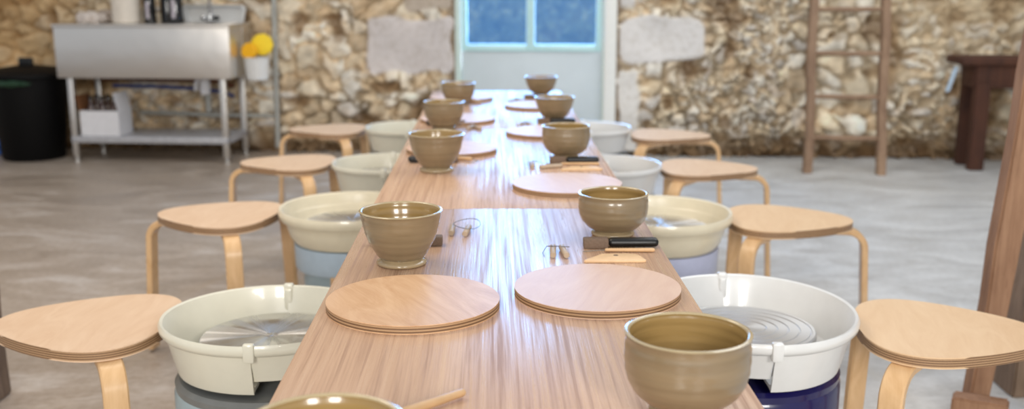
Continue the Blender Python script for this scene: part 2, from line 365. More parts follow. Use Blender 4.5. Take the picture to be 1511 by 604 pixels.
    idx = np.arange(nu*nz).reshape(nz, nu)
    q = np.stack([idx[:-1, :-1], idx[:-1, 1:], idx[1:, 1:], idx[1:, :-1]], -1).reshape(-1, 4)
    cu = (U[:-1, :-1]+st/2).reshape(-1); cz = (Z[:-1, :-1]+st/2).reshape(-1)
    q = q[~((cu > DU0) & (cu < DU1) & (cz < DZ))]
    me = bpy.data.meshes.new('wall_back'); me.from_pydata(P.tolist(), [], q.tolist())
    ca = me.color_attributes.new('stone', 'FLOAT_COLOR', 'POINT')
    c4 = np.ones((P.shape[0], 4), dtype=np.float32); cc = np.clip(col.reshape(-1, 3), 0, 1); c4[:, :3] = np.where(cc <= .04045, cc/12.92, ((cc+.055)/1.055)**2.4)
    ca.data.foreach_set('color', c4.ravel()); me.materials.append(M['stone']); me.shade_smooth()
    o = bpy.data.objects.new('wall_back', me); C.objects.link(o); struct(o)
rubble_wall()
WR = Matrix.Translation(WO) @ Matrix.Rotation(-WA, 4, 'Z')        # wall frame: x along, -y out into the room
def wbox(bm, u0, u1, d0, d1, z0, z1, bev=0): return box(bm, u0, u1, -d1, -d0, z0, z1, bev, WR)
# reveal of the opening, door frame, glazed door with solid lower panel
bm = B(); wbox(bm, -.30, -.262, -.45, -.012, 0, 3.28, .004); wbox(bm, .905, .94, -.45, -.012, 0, 3.28, .004); wbox(bm, -.30, .94, -.45, -.012, 3.24, 3.30, .004)
struct(obj('trim_1', bm, M['stone'].copy() if False else M['mortar']))
bm = B(); wbox(bm, -.262, -.222, -.10, -.002, 0, 3.24, .004); wbox(bm, .80, .815, -.10, -.03, 0, 3.20, .003); wbox(bm, -.222, .815, -.10, -.02, 3.18, 3.24, .004)
df = struct(obj('trim_2', bm, plain('pale_door_frame', (206, 222, 214), .45, noise=.02)))
bm = B(); wbox(bm, .815, .905, -.10, .012, 0, 3.24, .006); struct(obj('trim_3', bm, M['jamb']))
door = thing('door_1', 'pale blue-grey door', 'door'); del door['label']; del door['category']; struct(door)
bm = B(); wbox(bm, -.218, .796, -.085, -.045, .01, .765, .004); obj('door_panel', bm, M['door_grey'], door)
bm = B()
for a, b in ((-.218, -.178), (.756, .796)): wbox(bm, a, b, -.085, -.040, .765, 3.175, .004)
wbox(bm, .255, .315, -.085, -.036, .765, 3.175, .004); wbox(bm, -.178, .255, -.085, -.030, .765, .815, .006); wbox(bm, .315, .756, -.085, -.030, .765, .815, .006)
wbox(bm, -.178, .756, -.085, -.040, 3.13, 3.175, .004); wbox(bm, -.178, .756, -.085, -.040, 2.04, 2.09, .004)
obj('door_frame', bm, M['frame_cyan'], door)
for a, b in ((-.178, .255), (.315, .756)):
    bm = B(); wbox(bm, a, b, -.068, -.062, .815, 3.13); obj('glass_pane', bm, M['glass'], door)
bm = B(); wbox(bm, -.26, .905, -.45, .03, -.005, .012, .004); struct(obj('trim_4', bm, M['mortar']))

# ---------------------------------------------------------------- timber posts framing the view
def rough(bm, amt, cuts=10):
    bmesh.ops.subdivide_edges(bm, edges=bm.edges, cuts=cuts, use_grid_fill=True)
    for v in bm.verts:
        c = v.co; v.co = c + Vector((math.sin(c.z*9+c.x*31)+math.sin(c.z*23+c.y*17), math.cos(c.z*11+c.y*29)+math.sin(c.z*31), 0))*amt*.5
    return bm
def slanted(bm, a, b, wx, wy, tx=1):
    vs = []
    for p in (a, b):
        for x, y in ((-wx, -wy), (wx, -wy), (wx, wy), (-wx, wy)): vs.append(bm.verts.new((p[0]+x*(tx if p is b else 1), p[1]+y, p[2])))
    for q in ((3, 2, 1, 0), (4, 5, 6, 7), (0, 1, 5, 4), (1, 2, 6, 5), (2, 3, 7, 6), (3, 0, 4, 7)): bm.faces.new([vs[i] for i in q])
    bmesh.ops.bevel(bm, geom=list(bm.edges), offset=.006, segments=2, affect='EDGES'); return bm
def lump(bm, x, y, z, s, seed, flat=1.0):
    r = random.Random(seed); ph = [r.uniform(0, 6) for _ in range(4)]
    k = bmesh.ops.create_icosphere(bm, subdivisions=3, radius=1)
    for v in k['verts']:
        c = v.co; a = 1+.16*math.sin(c.x*3+ph[0])+.14*math.sin(c.y*4+ph[1])+.1*math.sin(c.z*7+ph[2]+c.x*5)
        v.co = Vector((x, y, z)) + Vector((c.x*s[0], c.y*s[1], c.z*s[2]))*a
    return bm
p = thing('timber_post', 'rough weathered timber post with crumbs of mortar at the right edge', 'post', (1.745, 3.10, 0))
bm = B(); slanted(bm, (0, 0, 0), (.13, 0, 2.5), .14, .10); rough(bm, .006, 12); obj('post_shaft', bm, M['timber_dark'], p)
for i, (x, z, a) in enumerate(((-.06, .62, .05), (-.03, .40, .045), (-.09, .25, .03), (.01, .12, .05), (-.04, .85, .03), (.05, 1.0, .035), (-.10, .50, .025))): obj('mortar_patch', lump(B(), x+.05*z, -.102, z, (a, .012, a*1.1), i), M['mortar'], p)
t = tag(obj('timber_brace', rough(slanted(B(), (0, 0, 0), (.215, 0, 2.5), .030, .030, 2.3), .003, 14), M['timber'], loc=(1.462, 2.945, 0)),
        'sawn pale-brown timber plank leaning against the right-hand post', 'timber')
bm = B(); slanted(bm, (0, 0, 0), (0, 0, .065), .075, .035); rough(bm, .004, 4)
tag(obj('timber_block', bm, M['timber'], loc=(1.43, 2.845, 0), rot=(0, 0, math.radians(-28))), 'short timber offcut lying on the floor at the foot of the right-hand plank', 'timber')
p = thing('timber_post', 'rough timber post standing at the left edge of the view', 'post', (-1.615, 3.02, 0))
bm = B(); slanted(bm, (0, 0, 0), (0, 0, 2.5), .108, .09); rough(bm, .006, 12); obj('post_shaft', bm, M['timber_dark'], p)
for i, (x, z, a) in enumerate(((.06, .28, .06), (.03, .12, .05), (.05, .42, .04), (.085, .05, .05))): obj('mortar_patch', lump(B(), x, -.092, z, (a*.8, .012, a), i+20), M['mortar'], p)

# ---------------------------------------------------------------- tables
TX0, TX1 = -.293, .352
def make_table(y0, y1, label):
    xc = (TX0+TX1)/2; t = thing('workshop_table', label, 'table', (xc, (y0+y1)/2, 0), 0, 'long oak tables set end to end')
    hx = (TX1-TX0)/2; hy = (y1-y0)/2
    bm = B(); box(bm, -hx, hx, -hy+.0012, hy-.0012, .692, .72, .002); obj('tabletop', bm, M['oak'], t)
    bm = B(); box(bm, -hx+.07, hx-.07, -hy+.08, hy-.08, .63, .692, .002)
    obj('apron', bm, M['stick'], t)
    for sx in (-1, 1):
        for sy in (-1, 1):
            bm = B(); a, b = sx*(hx-.10), sy*(hy-.10); box(bm, a-.025, a+.025, b-.025, b+.025, 0, .64, .004); obj('leg', bm, M['stick'], t)
make_table(.80, 2.481, 'oak-topped workshop table nearest the viewer, carrying the two large front boards')
make_table(2.481, 3.884, 'oak-topped workshop table in the middle of the row, beyond the near seam')
make_table(3.884, 5.286, 'oak-topped workshop table at the far end, in front of the door')

# ---------------------------------------------------------------- stools
def make_stool(label, loc, rot, seat_mat):
    t = thing('three_legged_stool', label, 'stool', loc, rot, 'bentwood stools along both sides of the tables')
    pts = []
    for i in range(96):
        a = 2*PI*i/96; r = .199+.021*math.cos(3*a)+.002*math.cos(6*a); pts.append((r*math.cos(a), r*math.sin(a)))
    bm = B(); outline(bm, pts, .475, .5, .003); obj('seat', bm, [seat_mat, M['edge']], t, 50)
    for k in range(3):
        path = [(.075, .4635), (.15, .4635), (.205, .4635)]
        R = .058
        for j in range(1, 9): a = PI/2*j/8; path.append((.205+R*math.sin(a), .4635-R+R*math.cos(a)))
        path += [(.272, .25), (.285, .0115)]
        bm = B(); strip(bm, path, .052, .021, k*2*PI/3); obj('leg', bm, M['bent'], t, 40)
    return t
R_ = math.radians
stools = [((-.913, 2.305, 0), 178, 'bentwood stool nearest on the left, beside the post', 'birch'),
 ((-.900, 3.435, 0), 170, 'second bentwood stool from the front on the left, beside the cream wheel', 'birch'),
 ((-.860, 4.456, 0), 176, 'third bentwood stool from the front on the left side', 'birch'),
 ((-.845, 5.490, 0), 176, 'farthest bentwood stool on the left, nearest the steel sink', 'birch'),
 ((1.005, 2.215, 0), -12, 'honey-coloured bentwood stool nearest on the right, beside the white wheel', 'birch_warm'),
 ((.958, 3.330, 0), -9, 'second bentwood stool from the front on the right, beside the cream wheel', 'birch_warm'),
 ((.888, 4.29, 0), -8, 'third bentwood stool from the front on the right side', 'birch'),
 ((.892, 5.250, 0), -10, 'farthest bentwood stool on the right, nearest the stone wall', 'birch')]
protos = {}
for loc, rot, lab, mt in stools:
    if mt not in protos: protos[mt] = make_stool(lab, loc, R_(rot), M[mt])
    else: dup(protos[mt], loc, R_(rot), lab)

# ---------------------------------------------------------------- pottery wheels
def make_wheel(label, loc, rx, ry, pan, drum, deck, kind, side, head='head', zr=.53):
    # side = +1 when the sitter is on the +x side
    t = thing('pottery_wheel', label, 'pottery wheel', loc, 0, 'electric pottery wheels beside the tables')
    dr = .215
    if kind == 'clip':
        bm = B(); lathe(bm, [(dr-.02, 0), (dr, .01), (dr, .375), (dr-.004, .383)], 64); obj('drum', bm, drum, t)
        bm = B(); lathe(bm, [(dr-.004, .383), (dr-.002, .398), (dr-.012, .406), (0, .406)], 64); obj('deck', bm, deck, t)
        for hs, zb, ee in ((side, .419, 0), (-side, .447, .0035)):
            a0 = -PI/2 if hs > 0 else PI/2
            e = ee/.24
            lip = [(.80, zb+.004), (.86, zb), (.875, zb+.012), (.955, zr-.022), (.985, zr-.02), (1.012, zr-.012), (1.016, zr-.002), (.998, zr+.006), (.972, zr+.004), (.955, zr-.006), (.93, zr-.03), (.855, zb+.016), (.80, zb+.012), (.80, zb+.004)]
            lip = [(r-e, z) for r, z in lip]
            lip = lip[:-1]+[(.64, zb+.012), (.64, zb+.004), (.80-e, zb+.004)] if hs == side else lip
            bm = B(); lathe(bm, lip, 48, rx, ry, a0=a0, a1=a0+PI)
            bmesh.ops.holes_fill(bm, edges=[x for x in bm.edges if x.is_boundary])
            obj('splash_pan', bm, pan, t, 40)
        for s in (-1, 1):
            bm = B(); box(bm, -.012, .012, s*ry*.94-.001, s*ry*1.022, zr-.030, zr+.011, .005)
            if s > 0: box(bm, -.010, .010, s*ry*.905, s*ry*.94, zb-.01, zr, .004)
            obj('pan_clip', bm, pan, t)
    else:
        bm = B(); lathe(bm, [(.14, 0), (.16, .01), (.165, .30), (.15, .33)], 48); obj('base', bm, deck, t)
        bm = B(); lathe(bm, [(.15, .325), (.183, .335), (.19, .345), (.192, .42), (0, .42)], 64); obj('drum', bm, drum, t)
        lip = [(.70, .425), (.80, .425), (.86, .445), (.90, .475), (.91, zr-.035), (.945, zr-.028), (.975, zr-.03), (1.01, zr-.02), (1.016, zr-.006), (1.0, zr+.006), (.965, zr+.004), (.945, zr-.008), (.93, zr-.03), (.885, .48), (.83, .447), (.70, .435), (.70, .425)]
        bm = B(); lathe(bm, lip, 96, rx, ry); obj('splash_pan', bm, pan, t, 50)
        bm = B(); box(bm, -.05, -.005, -.19, -.165, 0, .34, .003); obj('support_leg', bm, M['stick'], t)
    hr = .157
    if head == 'head_ring':
        prof = [(hr-.004, .462), (hr, .468), (hr, .482), (hr-.003, .485)]
        for r in (.145, .120, .095, .070, .045): prof += [(r+.0022, .485), (r+.0012, .4832), (r-.0012, .4832), (r-.0022, .485)]
        prof += [(0, .485)]
    else: prof = [(hr-.004, .462), (hr, .468), (hr, .482), (hr-.003, .485), (.02, .485), (.018, .4842), (.008, .4842), (.006, .485), (0, .485)]
    bm = B(); lathe(bm, prof, 96); obj('wheel_head', bm, M[head], t, 30)
    bm = B(); lathe(bm, [(.05, .405), (.05, .464)], 24); obj('spindle', bm, M['drum_dark'], t)
    return t
make_wheel('grey-drummed pottery wheel nearest on the left, warm white clipped pan', (-.495, 2.240, 0), .238, .222, M['pan_grey'], M['drum_grey'], M['drum_dark'], 'clip', -1)
make_wheel('pottery wheel with navy drum and white clipped pan nearest on the right', (.582, 2.272, 0), .240, .268, M['pan_white'], M['drum_navy'], M['drum_navy'], 'clip', 1, 'head_ring')
w2 = make_wheel('pottery wheel with deep cream pan and pale blue drum, second on the left', (-.462, 3.385, 0), .236, .24, M['pan_cream'], M['drum_blue'], M['drum_grey'], 'lip', -1)
make_wheel('pottery wheel with cream pan and lilac-white drum, second on the right', (.545, 3.295, 0), .230, .24, M['pan_cream'], M['drum_lilac'], M['drum_lilac'], 'lip', 1)
w3 = make_wheel('third pottery wheel from the front on the left, off-white clipped pan', (-.425, 4.255, 0), .23, .215, M['pan_grey'], M['drum_grey'], M['drum_dark'], 'clip', -1)
dup(w3, (-.415, 5.325, 0), 0, 'farthest pottery wheel on the left, partly behind the table')
w4 = make_wheel('third pottery wheel from the front on the right, white pan', (.466, 4.190, 0), .226, .22, M['pan_white'], M['drum_grey'], M['drum_dark'], 'clip', 1)
dup(w4, (.487, 5.290, 0), 0, 'farthest pottery wheel on the right, nearest the door')

# ---------------------------------------------------------------- wooden bats
TZ = .72
def make_bat(label, x, y, mat, rot=0, grp='round plywood bats on the tables'):
    bm = B(); outline(bm, [(.1465*math.cos(2*PI*i/96), .1465*math.sin(2*PI*i/96)) for i in range(96)], 0, .0148, .0015)
    return tag(obj('wooden_bat', bm, [mat, M['edge']], None, 50, (x, y, TZ+.0002), (0, 0, rot)), label, 'bat', grp)
b1 = make_bat('large round plywood bat with swirling grain, front left of the table', -.1335, 1.700, M['bat_a'], .5)
b2 = make_bat('large round pale plywood bat, front right behind the big bowl', .186, 1.768, M['bat_b'], -.3)
for (x, y, r, lab, src) in ((.202, 2.74, .4, 'round plywood bat on the right just beyond the near seam', b2), (.199, 3.735, 1.2, 'round plywood bat on the right, third from the front', b2),
        (.205, 4.560, 2.2, 'round plywood bat at the far right end of the tables', b2), (-.128, 3.350, .9, 'round plywood bat on the left behind the second full bowl', b1),
        (-.132, 4.10, 1.9, 'round plywood bat on the left, third from the front', b2), (-.138, 4.875, 2.6, 'round plywood bat at the far left end of the tables', b2)):
    o = src.copy(); C.objects.link(o); o.location = (x, y, TZ+.0002); o.rotation_euler = (0, 0, r); o['label'] = lab

# ---------------------------------------------------------------- bowls
def make_bowl(label, x, y, R, H, F, shape):
    t = thing('stoneware_bowl', label, 'bowl', (x, y, TZ), random.uniform(0, 6), 'olive-tan glazed bowls on the tables')
    if shape == 'round':  # upright rim, rounded belly
        k = [(0, .13), (.0, .13)]; out = [(F*.80, .135), (F*1.12, .18), (R*.84, .30), (R*.955, .46), (R*.995, .62), (R*1.0, .78), (R*.985, .90), (R*.995, .975)]
    elif shape == 'flare':
        out = [(F*.82, .12), (F*1.0, .18), (R*.68, .28), (R*.80, .44), (R*.88, .60), (R*.94, .78), (R*.98, .92), (R*1.0, .975)]
    else:
        out = [(F*.80, .10), (F*1.25, .17), (R*.79, .30), (R*.91, .46), (R*.965, .62), (R*.985, .80), (R*.985, .90), (R*1.0, .975)]
    out = [(r, h*H) for r, h in out]
    # smooth the outline
    def cr(P, n=5):
        Q = []
        for i in range(len(P)-1):
            p0 = P[max(i-1, 0)]; p1 = P[i]; p2 = P[i+1]; p3 = P[min(i+2, len(P)-1)]
            for j in range(n):
                s = j/n; Q.append(tuple(.5*((2*p1[a])+(-p0[a]+p2[a])*s+(2*p0[a]-5*p1[a]+4*p2[a]-p3[a])*s*s+(-p0[a]+3*p1[a]-3*p2[a]+p3[a])*s**3) for a in (0, 1)))
        return Q+[P[-1]]
    o = cr(out); th = .0055
    o = [(r*(1+.004*math.sin(z*420)), z) for r, z in o]
    bm = B(); lathe(bm, o, 72); obj('bowl_wall', bm, M['glaze'], t, 80)
    fh = .13*H
    bm = B(); lathe(bm, [(F*.86, 0), (F*.98, .0008), (F*1.03, .004), (F*1.0, .008), (F*.88, fh*.7), (F*.80, out[0][1]+.001)], 72); lathe(bm, [(F*.86, 0), (F*.8, .003), (0, .003)], 72); obj('foot', bm, M['foot'], t, 80)
    rx = out[-1][0]
    bm = B(); lathe(bm, [(rx, .975*H), (rx+.0008, .985*H), (rx-.0012, H-.001), (rx-.003, H), (rx-.0052, H-.0015), (rx-.006, .975*H)], 72); obj('rim', bm, M['rim'], t, 80)
    inn = [(r-th-.0005, z) for r, z in o if z > .30*H][::-1]
    inn = [(rx-.006, .975*H)] + inn[1:] + [(inn[-1][0]*.86, .22*H), (inn[-1][0]*.6, .17*H), (inn[-1][0]*.25, .15*H), (0, .148*H)]
    bm = B(); lathe(bm, inn, 72); obj('bowl_inside', bm, M['glaze_in'], t, 80)
BOWLS = [
 (.246, 1.243, .0795, .112, .046, 'round', 'largest-looking bowl at the front right, cut by the bottom edge'),
 (.264, 2.210, .0755, .094, .046, 'round', 'rounded bowl with a wide foot on the right, just short of the seam'),
 (.232, 3.208, .0745, .105, .043, 'round', 'rounded bowl on the right behind the first black-handled sponge beyond the seam'),
 (.250, 4.105, .0785, .098, .045, 'flare', 'flared bowl on the right, third row beyond the front one'),
 (.240, 5.020, .0780, .097, .040, 'flare', 'farthest bowl on the right, nearest the door'),
 (-.168, .968, .0830, .112, .046, 'flare', 'bowl cut off by the bottom edge at the front left, only its rim showing'),
 (-.176, 1.978, .0800, .109, .048, 'flare', 'glossy flared bowl on the left standing on a wide foot, behind the front bat'),
 (-.160, 3.004, .0815, .111, .048, 'flare', 'flared bowl on the left with a shiny interior, third from the front'),
 (-.177, 3.900, .0760, .103, .044, 'deep', 'fourth bowl from the front on the left side'),
 (-.147, 4.675, .0750, .100, .042, 'deep', 'farthest bowl on the left, on the last table')]
for x, y, R, H, F, sh, lab in BOWLS: make_bowl(lab, x, y, R, H, F, sh)

# ---------------------------------------------------------------- hand tools at each place
def sponge_knife(label, x0, x1, y, rot=0, flip=False):
    L = x1-x0; t = thing('sponge_stick', label, 'tool', ((x0+x1)/2, y, TZ), rot+(PI if flip else 0), 'black-handled potting tools on the tables')
    bm = B(); box(bm, -L/2, -L*.17, -.014, .014, 0, .020, .003); obj('block', bm, M['sponge_dark'], t)
    bm = B(); box(bm, -L*.17, L/2, -.014, .014, .002, .020, .0085, seg=4); obj('handle', bm, M['black'], t)
    return t
sponge_knife('black-handled tool with grey-brown block by the front right bat', .190, .346, 2.098)
sponge_knife('black-handled tool with grey-brown block on the left behind the glossy bowl', -.258, -.103, 2.125, 0, True)
sponge_knife('black-handled tool on the right just past the second bat', .177, .327, 3.125)
sponge_knife('black-handled tool on the left behind the third bowl', -.254, -.102, 3.147, 0, True)
sponge_knife('black-handled tool under the third right-hand bowl', .18, .328, 4.04)
sponge_knife('black-handled tool on the left beside the fourth bowl', -.25, -.10, 3.985, 0, True)
sponge_knife('black-handled tool before the farthest right-hand bowl', .155, .30, 4.905)
def stick(name, label, a, b, r, cat='tool', grp=None, mat='stick', tip=None):
    a = Vector(a); b = Vector(b); c = (a+b)/2; bm = B(); d = b-a
    tube(bm, [a-c, a-c+d*.03, a-c+d*.2, a-c+d*.5, a-c+d*.97, b-c], [r*.7, r, r, r*.92, r*.8, r*.5], 14)
    t = thing(name, label, cat, c, 0, grp); obj('handle', bm, M[mat], t)
    if tip is not None:
        bm = B(); tube(bm, [b-c-d*.04]+[Vector(q)-c for q in tip], .0009, 8); obj('wire_tip', bm, M['wire'], t)
    return t
def needle(label, x0, x1, y, tipdir=-1):
    a, b = ((x1, y, TZ+.0045), (x0+.045, y+.003, TZ+.0045)); stick('needle_tool', label, a, b, .0042, 'needle tool', 'slim needle tools on the tables', tip=[(x0, y+.003, TZ+.0015)])
needle('slim wooden needle tool lying beside the front right rib', .186, .332, 2.056)
needle('slim wooden needle tool on the right table beyond the seam', .165, .325, 3.09)
bm = B(); outline(bm, [(-.061, -.030), (-.055, -.021), (-.038, -.006), (-.028, .008), (-.022, .018), (.030, .020), (.046, .014), (.053, .002), (.061, -.031), (.056, -.034), (-.057, -.033)], .0, .0055, .0012, 0)
hole = B(); rib = thing('wooden_rib', 'pale wooden potter\'s rib with a hole, before the front right bowl', 'rib', (.2425, 2.008, TZ), 0, 'wooden ribs on the tables')
obj('rib_blade', bm, M['rib'], rib)
lathe(hole, [(0, .0058), (.0048, .0058), (.0052, .0052)], 20, cx=.005, cy=.004); obj('rib_hole', hole, M['sponge_dark'], rib)
dup(rib, (.262, 3.030, TZ), .06, 'pale wooden potter\'s rib lying at the second right-hand place')
def toggle_cutter(label, pa, pb, wire):
    c = Vector(((pa[0]+pb[0])/2, (pa[1]+pb[1])/2, TZ)); t = thing('wire_cutter', label, 'wire cutter', c, 0, 'clay cutting wires with wooden toggles')
    for (x, y, ang) in (pa, pb):
        d = Vector((math.sin(ang), math.cos(ang), 0))*.036; o = Vector((x, y, TZ+.0065))-c
        bm = B(); tube(bm, [o-d, o-d*.96, o+d*.96, o+d], [.0055, .0062, .0062, .0055], 16); obj('toggle', bm, M['toggle'], t)
    bm = B(); tube(bm, [Vector(q)-c for q in wire], .0008, 6); obj('cutting_wire', bm, M['wire'], t)
toggle_cutter('cutting wire with two wooden toggles by the front right tools', (.124, 2.045, .05), (.146, 2.043, -.08),
   [(.105, 2.02, TZ+.002), (.103, 2.045, TZ+.003), (.112, 2.062, TZ+.012), (.124, 2.057, TZ+.0135), (.146, 2.053, TZ+.0135), (.158, 2.056, TZ+.012)])
loop = [(-.055+.030*math.cos(a), 2.262+.048*math.sin(a), TZ+.0135+.002*math.sin(a*2)) for a in [2*PI*i/28 for i in range(29)]]
toggle_cutter('cutting wire looped over two wooden toggles, right of the glossy bowl', (-.087, 2.236, .02), (-.054, 2.228, .12), loop)
toggle_cutter('cutting wire and toggles on the left before the third-row bat', (-.078, 3.88, .3), (-.052, 3.875, -.4), [(-.078, 3.89, TZ+.013), (-.065, 3.93, TZ+.012), (-.052, 3.88, TZ+.013)])
toggle_cutter('cutting wire and toggles at the second right-hand place', (.122, 3.062, .02), (.175, 3.035, 1.2), [(.122, 3.04, TZ+.013), (.105, 3.05, TZ+.006), (.104, 3.08, TZ+.006), (.125, 3.09, TZ+.013), (.16, 3.05, TZ+.012), (.175, 3.04, TZ+.013)])
toggle_cutter('cutting wire and toggles on the right before the third bowl', (.112, 3.955, .3), (.145, 3.965, -.3), [(.112, 3.96, TZ+.013), (.128, 4.0, TZ+.012), (.145, 3.965, TZ+.013)])
toggle_cutter('tiny cutting wire and toggles at the far right end', (.10, 4.80, .6), (.135, 4.79, -.5), [(.10, 4.80, TZ+.013), (.118, 4.85, TZ+.012), (.135, 4.79, TZ+.013)])
stick('wooden_tool', 'round wooden tool handle jutting up beside the bowl at the bottom edge', (-.118, 1.225, TZ+.010), (-.037, 1.302, TZ+.008), .0068)
stick('loop_tool', 'wooden loop tool lying beside the third left-hand bowl', (-.128, 3.186, TZ+.008), (-.060, 3.168, TZ+.007), .0065, tip=[(-.04, 3.15, TZ+.004), (-.055, 3.125, TZ+.003), (-.085, 3.135, TZ+.003)])
stick('wooden_tool', 'small wooden tool lying across the farthest left bat', (-.10, 4.735, TZ+.02), (-.045, 4.70, TZ+.0075), .0065)

# ---------------------------------------------------------------- steel sink and what stands on it
def wthing(name, label, cat, u, d, z=0, group=None): return thing(name, label, cat, W(u, d, z), -WA, group)
S = wthing('steel_sink', 'freestanding stainless steel sink unit with lower shelf against the stone wall', 'sink', -2.38, .27)
# local: x along the wall, -y into the room; half sizes .622 x .25
bm = B(); box(bm, -.622, .622, -.25, -.238, .60, .955, .004); obj('front_panel', bm, M['steel'], S)
bm = B(); box(bm, -.622, -.610, -.238, .22, .60, .955, .003); box(bm, .610, .622, -.238, .22, .60, .955, .003); box(bm, -.61, .61, .21, .22, .60, .955, .003); obj('side_panel', bm, M['steel'], S)
bm = B()
box(bm, -.632, .632, -.262, -.215, .952, .972, .006); box(bm, -.632, .632, .18, .235, .952, .972, .006); box(bm, -.632, -.58, -.215, .18, .952, .972, .004); box(bm, .58, .632, -.215, .18, .952, .972, .004); box(bm, -.58, .215, -.215, .18, .952, .971, .003)
obj('rim', bm, M['steel'], S)
bm = B(); box(bm, .22, .58, -.215, .18, .66, .672, .003); box(bm, .214, .22, -.215, .18, .66, .955); box(bm, .58, .586, -.215, .18, .66, .955); obj('basin', bm, M['steel'], S)
for sx in (-1, 1):
    for sy in (-1, 1):
        x, y = sx*.548, sy*.205; bm = B(); box(bm, x-.02, x+.02, y-.02, y+.02, .04, .602, .004); lathe(bm, [(.0, 0), (.022, 0), (.022, .012), (.012, .018), (.012, .045)], 16, cx=x, cy=y); obj('leg', bm, M['steel'], S)
bm = B(); box(bm, -.568, .568, -.226, .226, .178, .186, .002); box(bm, -.568, .568, -.230, -.222, .140, .186, .003); box(bm, .560, .568, -.226, .226, .140, .186, .003); box(bm, -.568, -.560, -.226, .226, .140, .186, .003)
obj('shelf', bm, plain('light_steel_shelf', (186, 186, 190), .4, .35), S)
bm = B(); lathe(bm, [(.0, .47), (.032, .475), (.036, .50), (.036, .56), (.022, .59), (.022, .66)], 24, cx=.36, cy=-.05); obj('drain_trap', bm, M['white'], S)
bm = B(); tube(bm, [(.325, -.05, .60), (.295, -.05, .55), (.29, -.05, .51), (.30, .1, .50)], .014, 12); obj('drain_pipe', bm, M['white'], S)
T = wthing('mixer_tap', 'chrome mixer tap with dark handles behind the sink bowl', 'tap', -2.02, .135, .972)
bm = B(); lathe(bm, [(.03, 0), (.03, .012), (.014, .02), (.012, .06)], 24); tube(bm, [(0, 0, .05), (0, 0, .26), (0, -.02, .31), (0, -.06, .33), (0, -.10, .32), (0, -.12, .28)], .010, 14); obj('spout', bm, M['chrome'], T)
for s in (-1, 1):
    bm = B(); tube(bm, [(0, 0, .03), (s*.035, -.005, .035)], .008, 10); lathe(bm, [(0, .015), (.018, .017), (.022, .03), (.018, .045), (0, .05)], 16, cx=s*.048, cy=-.005); obj('tap_handle', bm, M['black'] if s > 0 else M['chrome'], T)
T = wthing('dish_tub', 'white plastic dish tub standing on its side at the back of the sink', 'tub', -2.01, .075, .972)
bm = B()
def rr(w, h, r, z0=0, n=6):
    P = []
    for cx, cz, a0 in ((w-r, h-r, 0), (-w+r, h-r, PI/2), (-w+r, r*.4, PI), (w-r, r*.4, 1.5*PI)):
        q = r if cz > h/2 else r*.4
        for i in range(n+1): a = a0+PI/2*i/n; P.append((cx+q*math.cos(a), cz+q*math.sin(a)))
    return P
o1 = rr(.235, .125, .03); o2 = rr(.215, .112, .026); 
va = [bm.verts.new((x, -.012, z)) for x, z in o1]; vb = [bm.verts.new((x, -.004, z)) for x, z in o1]; vc = [bm.verts.new((x*.96, .04, .004+z*.93)) for x, z in o1]
vd = [bm.verts.new((x, -.012, z+.006)) for x, z in o2]; ve = [bm.verts.new((x*.97, .034, .008+z*.93)) for x, z in o2]; n = len(o1)
for A, D in ((va, vb), (vb, vc), (va, vd), (vd, ve)):
    for i in range(n): bm.faces.new([A[i], A[(i+1) % n], D[(i+1) % n], D[i]])
bm.faces.new(vc); bm.faces.new(ve); obj('tub_shell', bm, M['pan_white'], T)
T = wthing('canister', 'tall ivory canister standing on the left of the sink top', 'canister', -2.567, .30, .9722)
bm = B(); lathe(bm, [(0, 0), (.09, 0), (.098, .008), (.098, .25), (.09, .262), (.04, .268), (0, .268)], 48); obj('body', bm, M['canister'], T)
bm = B(); lathe(bm, [(.101, .235), (.103, .245), (.095, .268), (.03, .275), (.02, .295), (0, .3)], 48); obj('lid', bm, M['canister'], T)
for i, (u, d, r, h, lab) in enumerate(((-2.395, .30, .042, .27, 'dark glass bottle with pale label, leftmost of three on the sink'), (-2.300, .22, .046, .30, 'dark glass bottle, the middle one of three on the sink'), (-2.205, .30, .050, .30, 'thick dark glass bottle with a long pale label, nearest the tap'))):
    T = wthing('glass_bottle', lab, 'bottle', u, d, .9722, 'dark bottles on the sink'); bm = B()
    lathe(bm, [(0, 0), (r*.9, 0), (r, .006), (r, h*.62), (r*.85, h*.72), (r*.42, h*.80), (r*.38, h*.97), (0, h*.97)], 32); obj('bottle_body', bm, M['bottle'], T)
    bm = B(); lathe(bm, [(r*.44, h*.90), (r*.46, h*.905), (r*.46, h), (0, h*1.002)], 24); obj('cap', bm, M['black'], T)
    if i != 1:
        bm = B(); lathe(bm, [(r+.0008, h*.12), (r+.0012, h*.125), (r+.0012, h*.55), (r+.0008, h*.555)], 10, a0=-PI*.58, a1=-PI*.42); obj('paper_label', bm, M['label'], T)
T = wthing('crumpled_cloth', 'crumpled white cloth heaped on the left end of the sink', 'cloth', -2.835, .30, .9722)
T.rotation_euler = (0, 0, -WA)
bm = B(); k = bmesh.ops.create_icosphere(bm, subdivisions=5, radius=1)
for v in k['verts']:
    c = v.co.copy(); a = 1+.15*math.sin(c.x*7+c.y*5)+.12*math.sin(c.y*11-c.z*8+c.x*3)+.08*math.sin(c.z*17+c.x*13)
    v.co = Vector((c.x*.100*a, c.y*.075*a, max(0, .034+c.z*.042*a)))
obj('cloth_fold', bm, M['cloth'], T)
T = wthing('folded_towel', 'pale folded towel behind the crumpled cloth on the sink', 'towel', -2.74, .16, .9722)
bm = B(); box(bm, -.09, .09, -.05, .05, 0, .045, .018, seg=4); box(bm, -.085, .088, -.048, .05, .042, .09, .018, seg=4); obj('towel_layer', bm, plain('beige_towel', (170, 156, 144), .85, bump=.3), T)
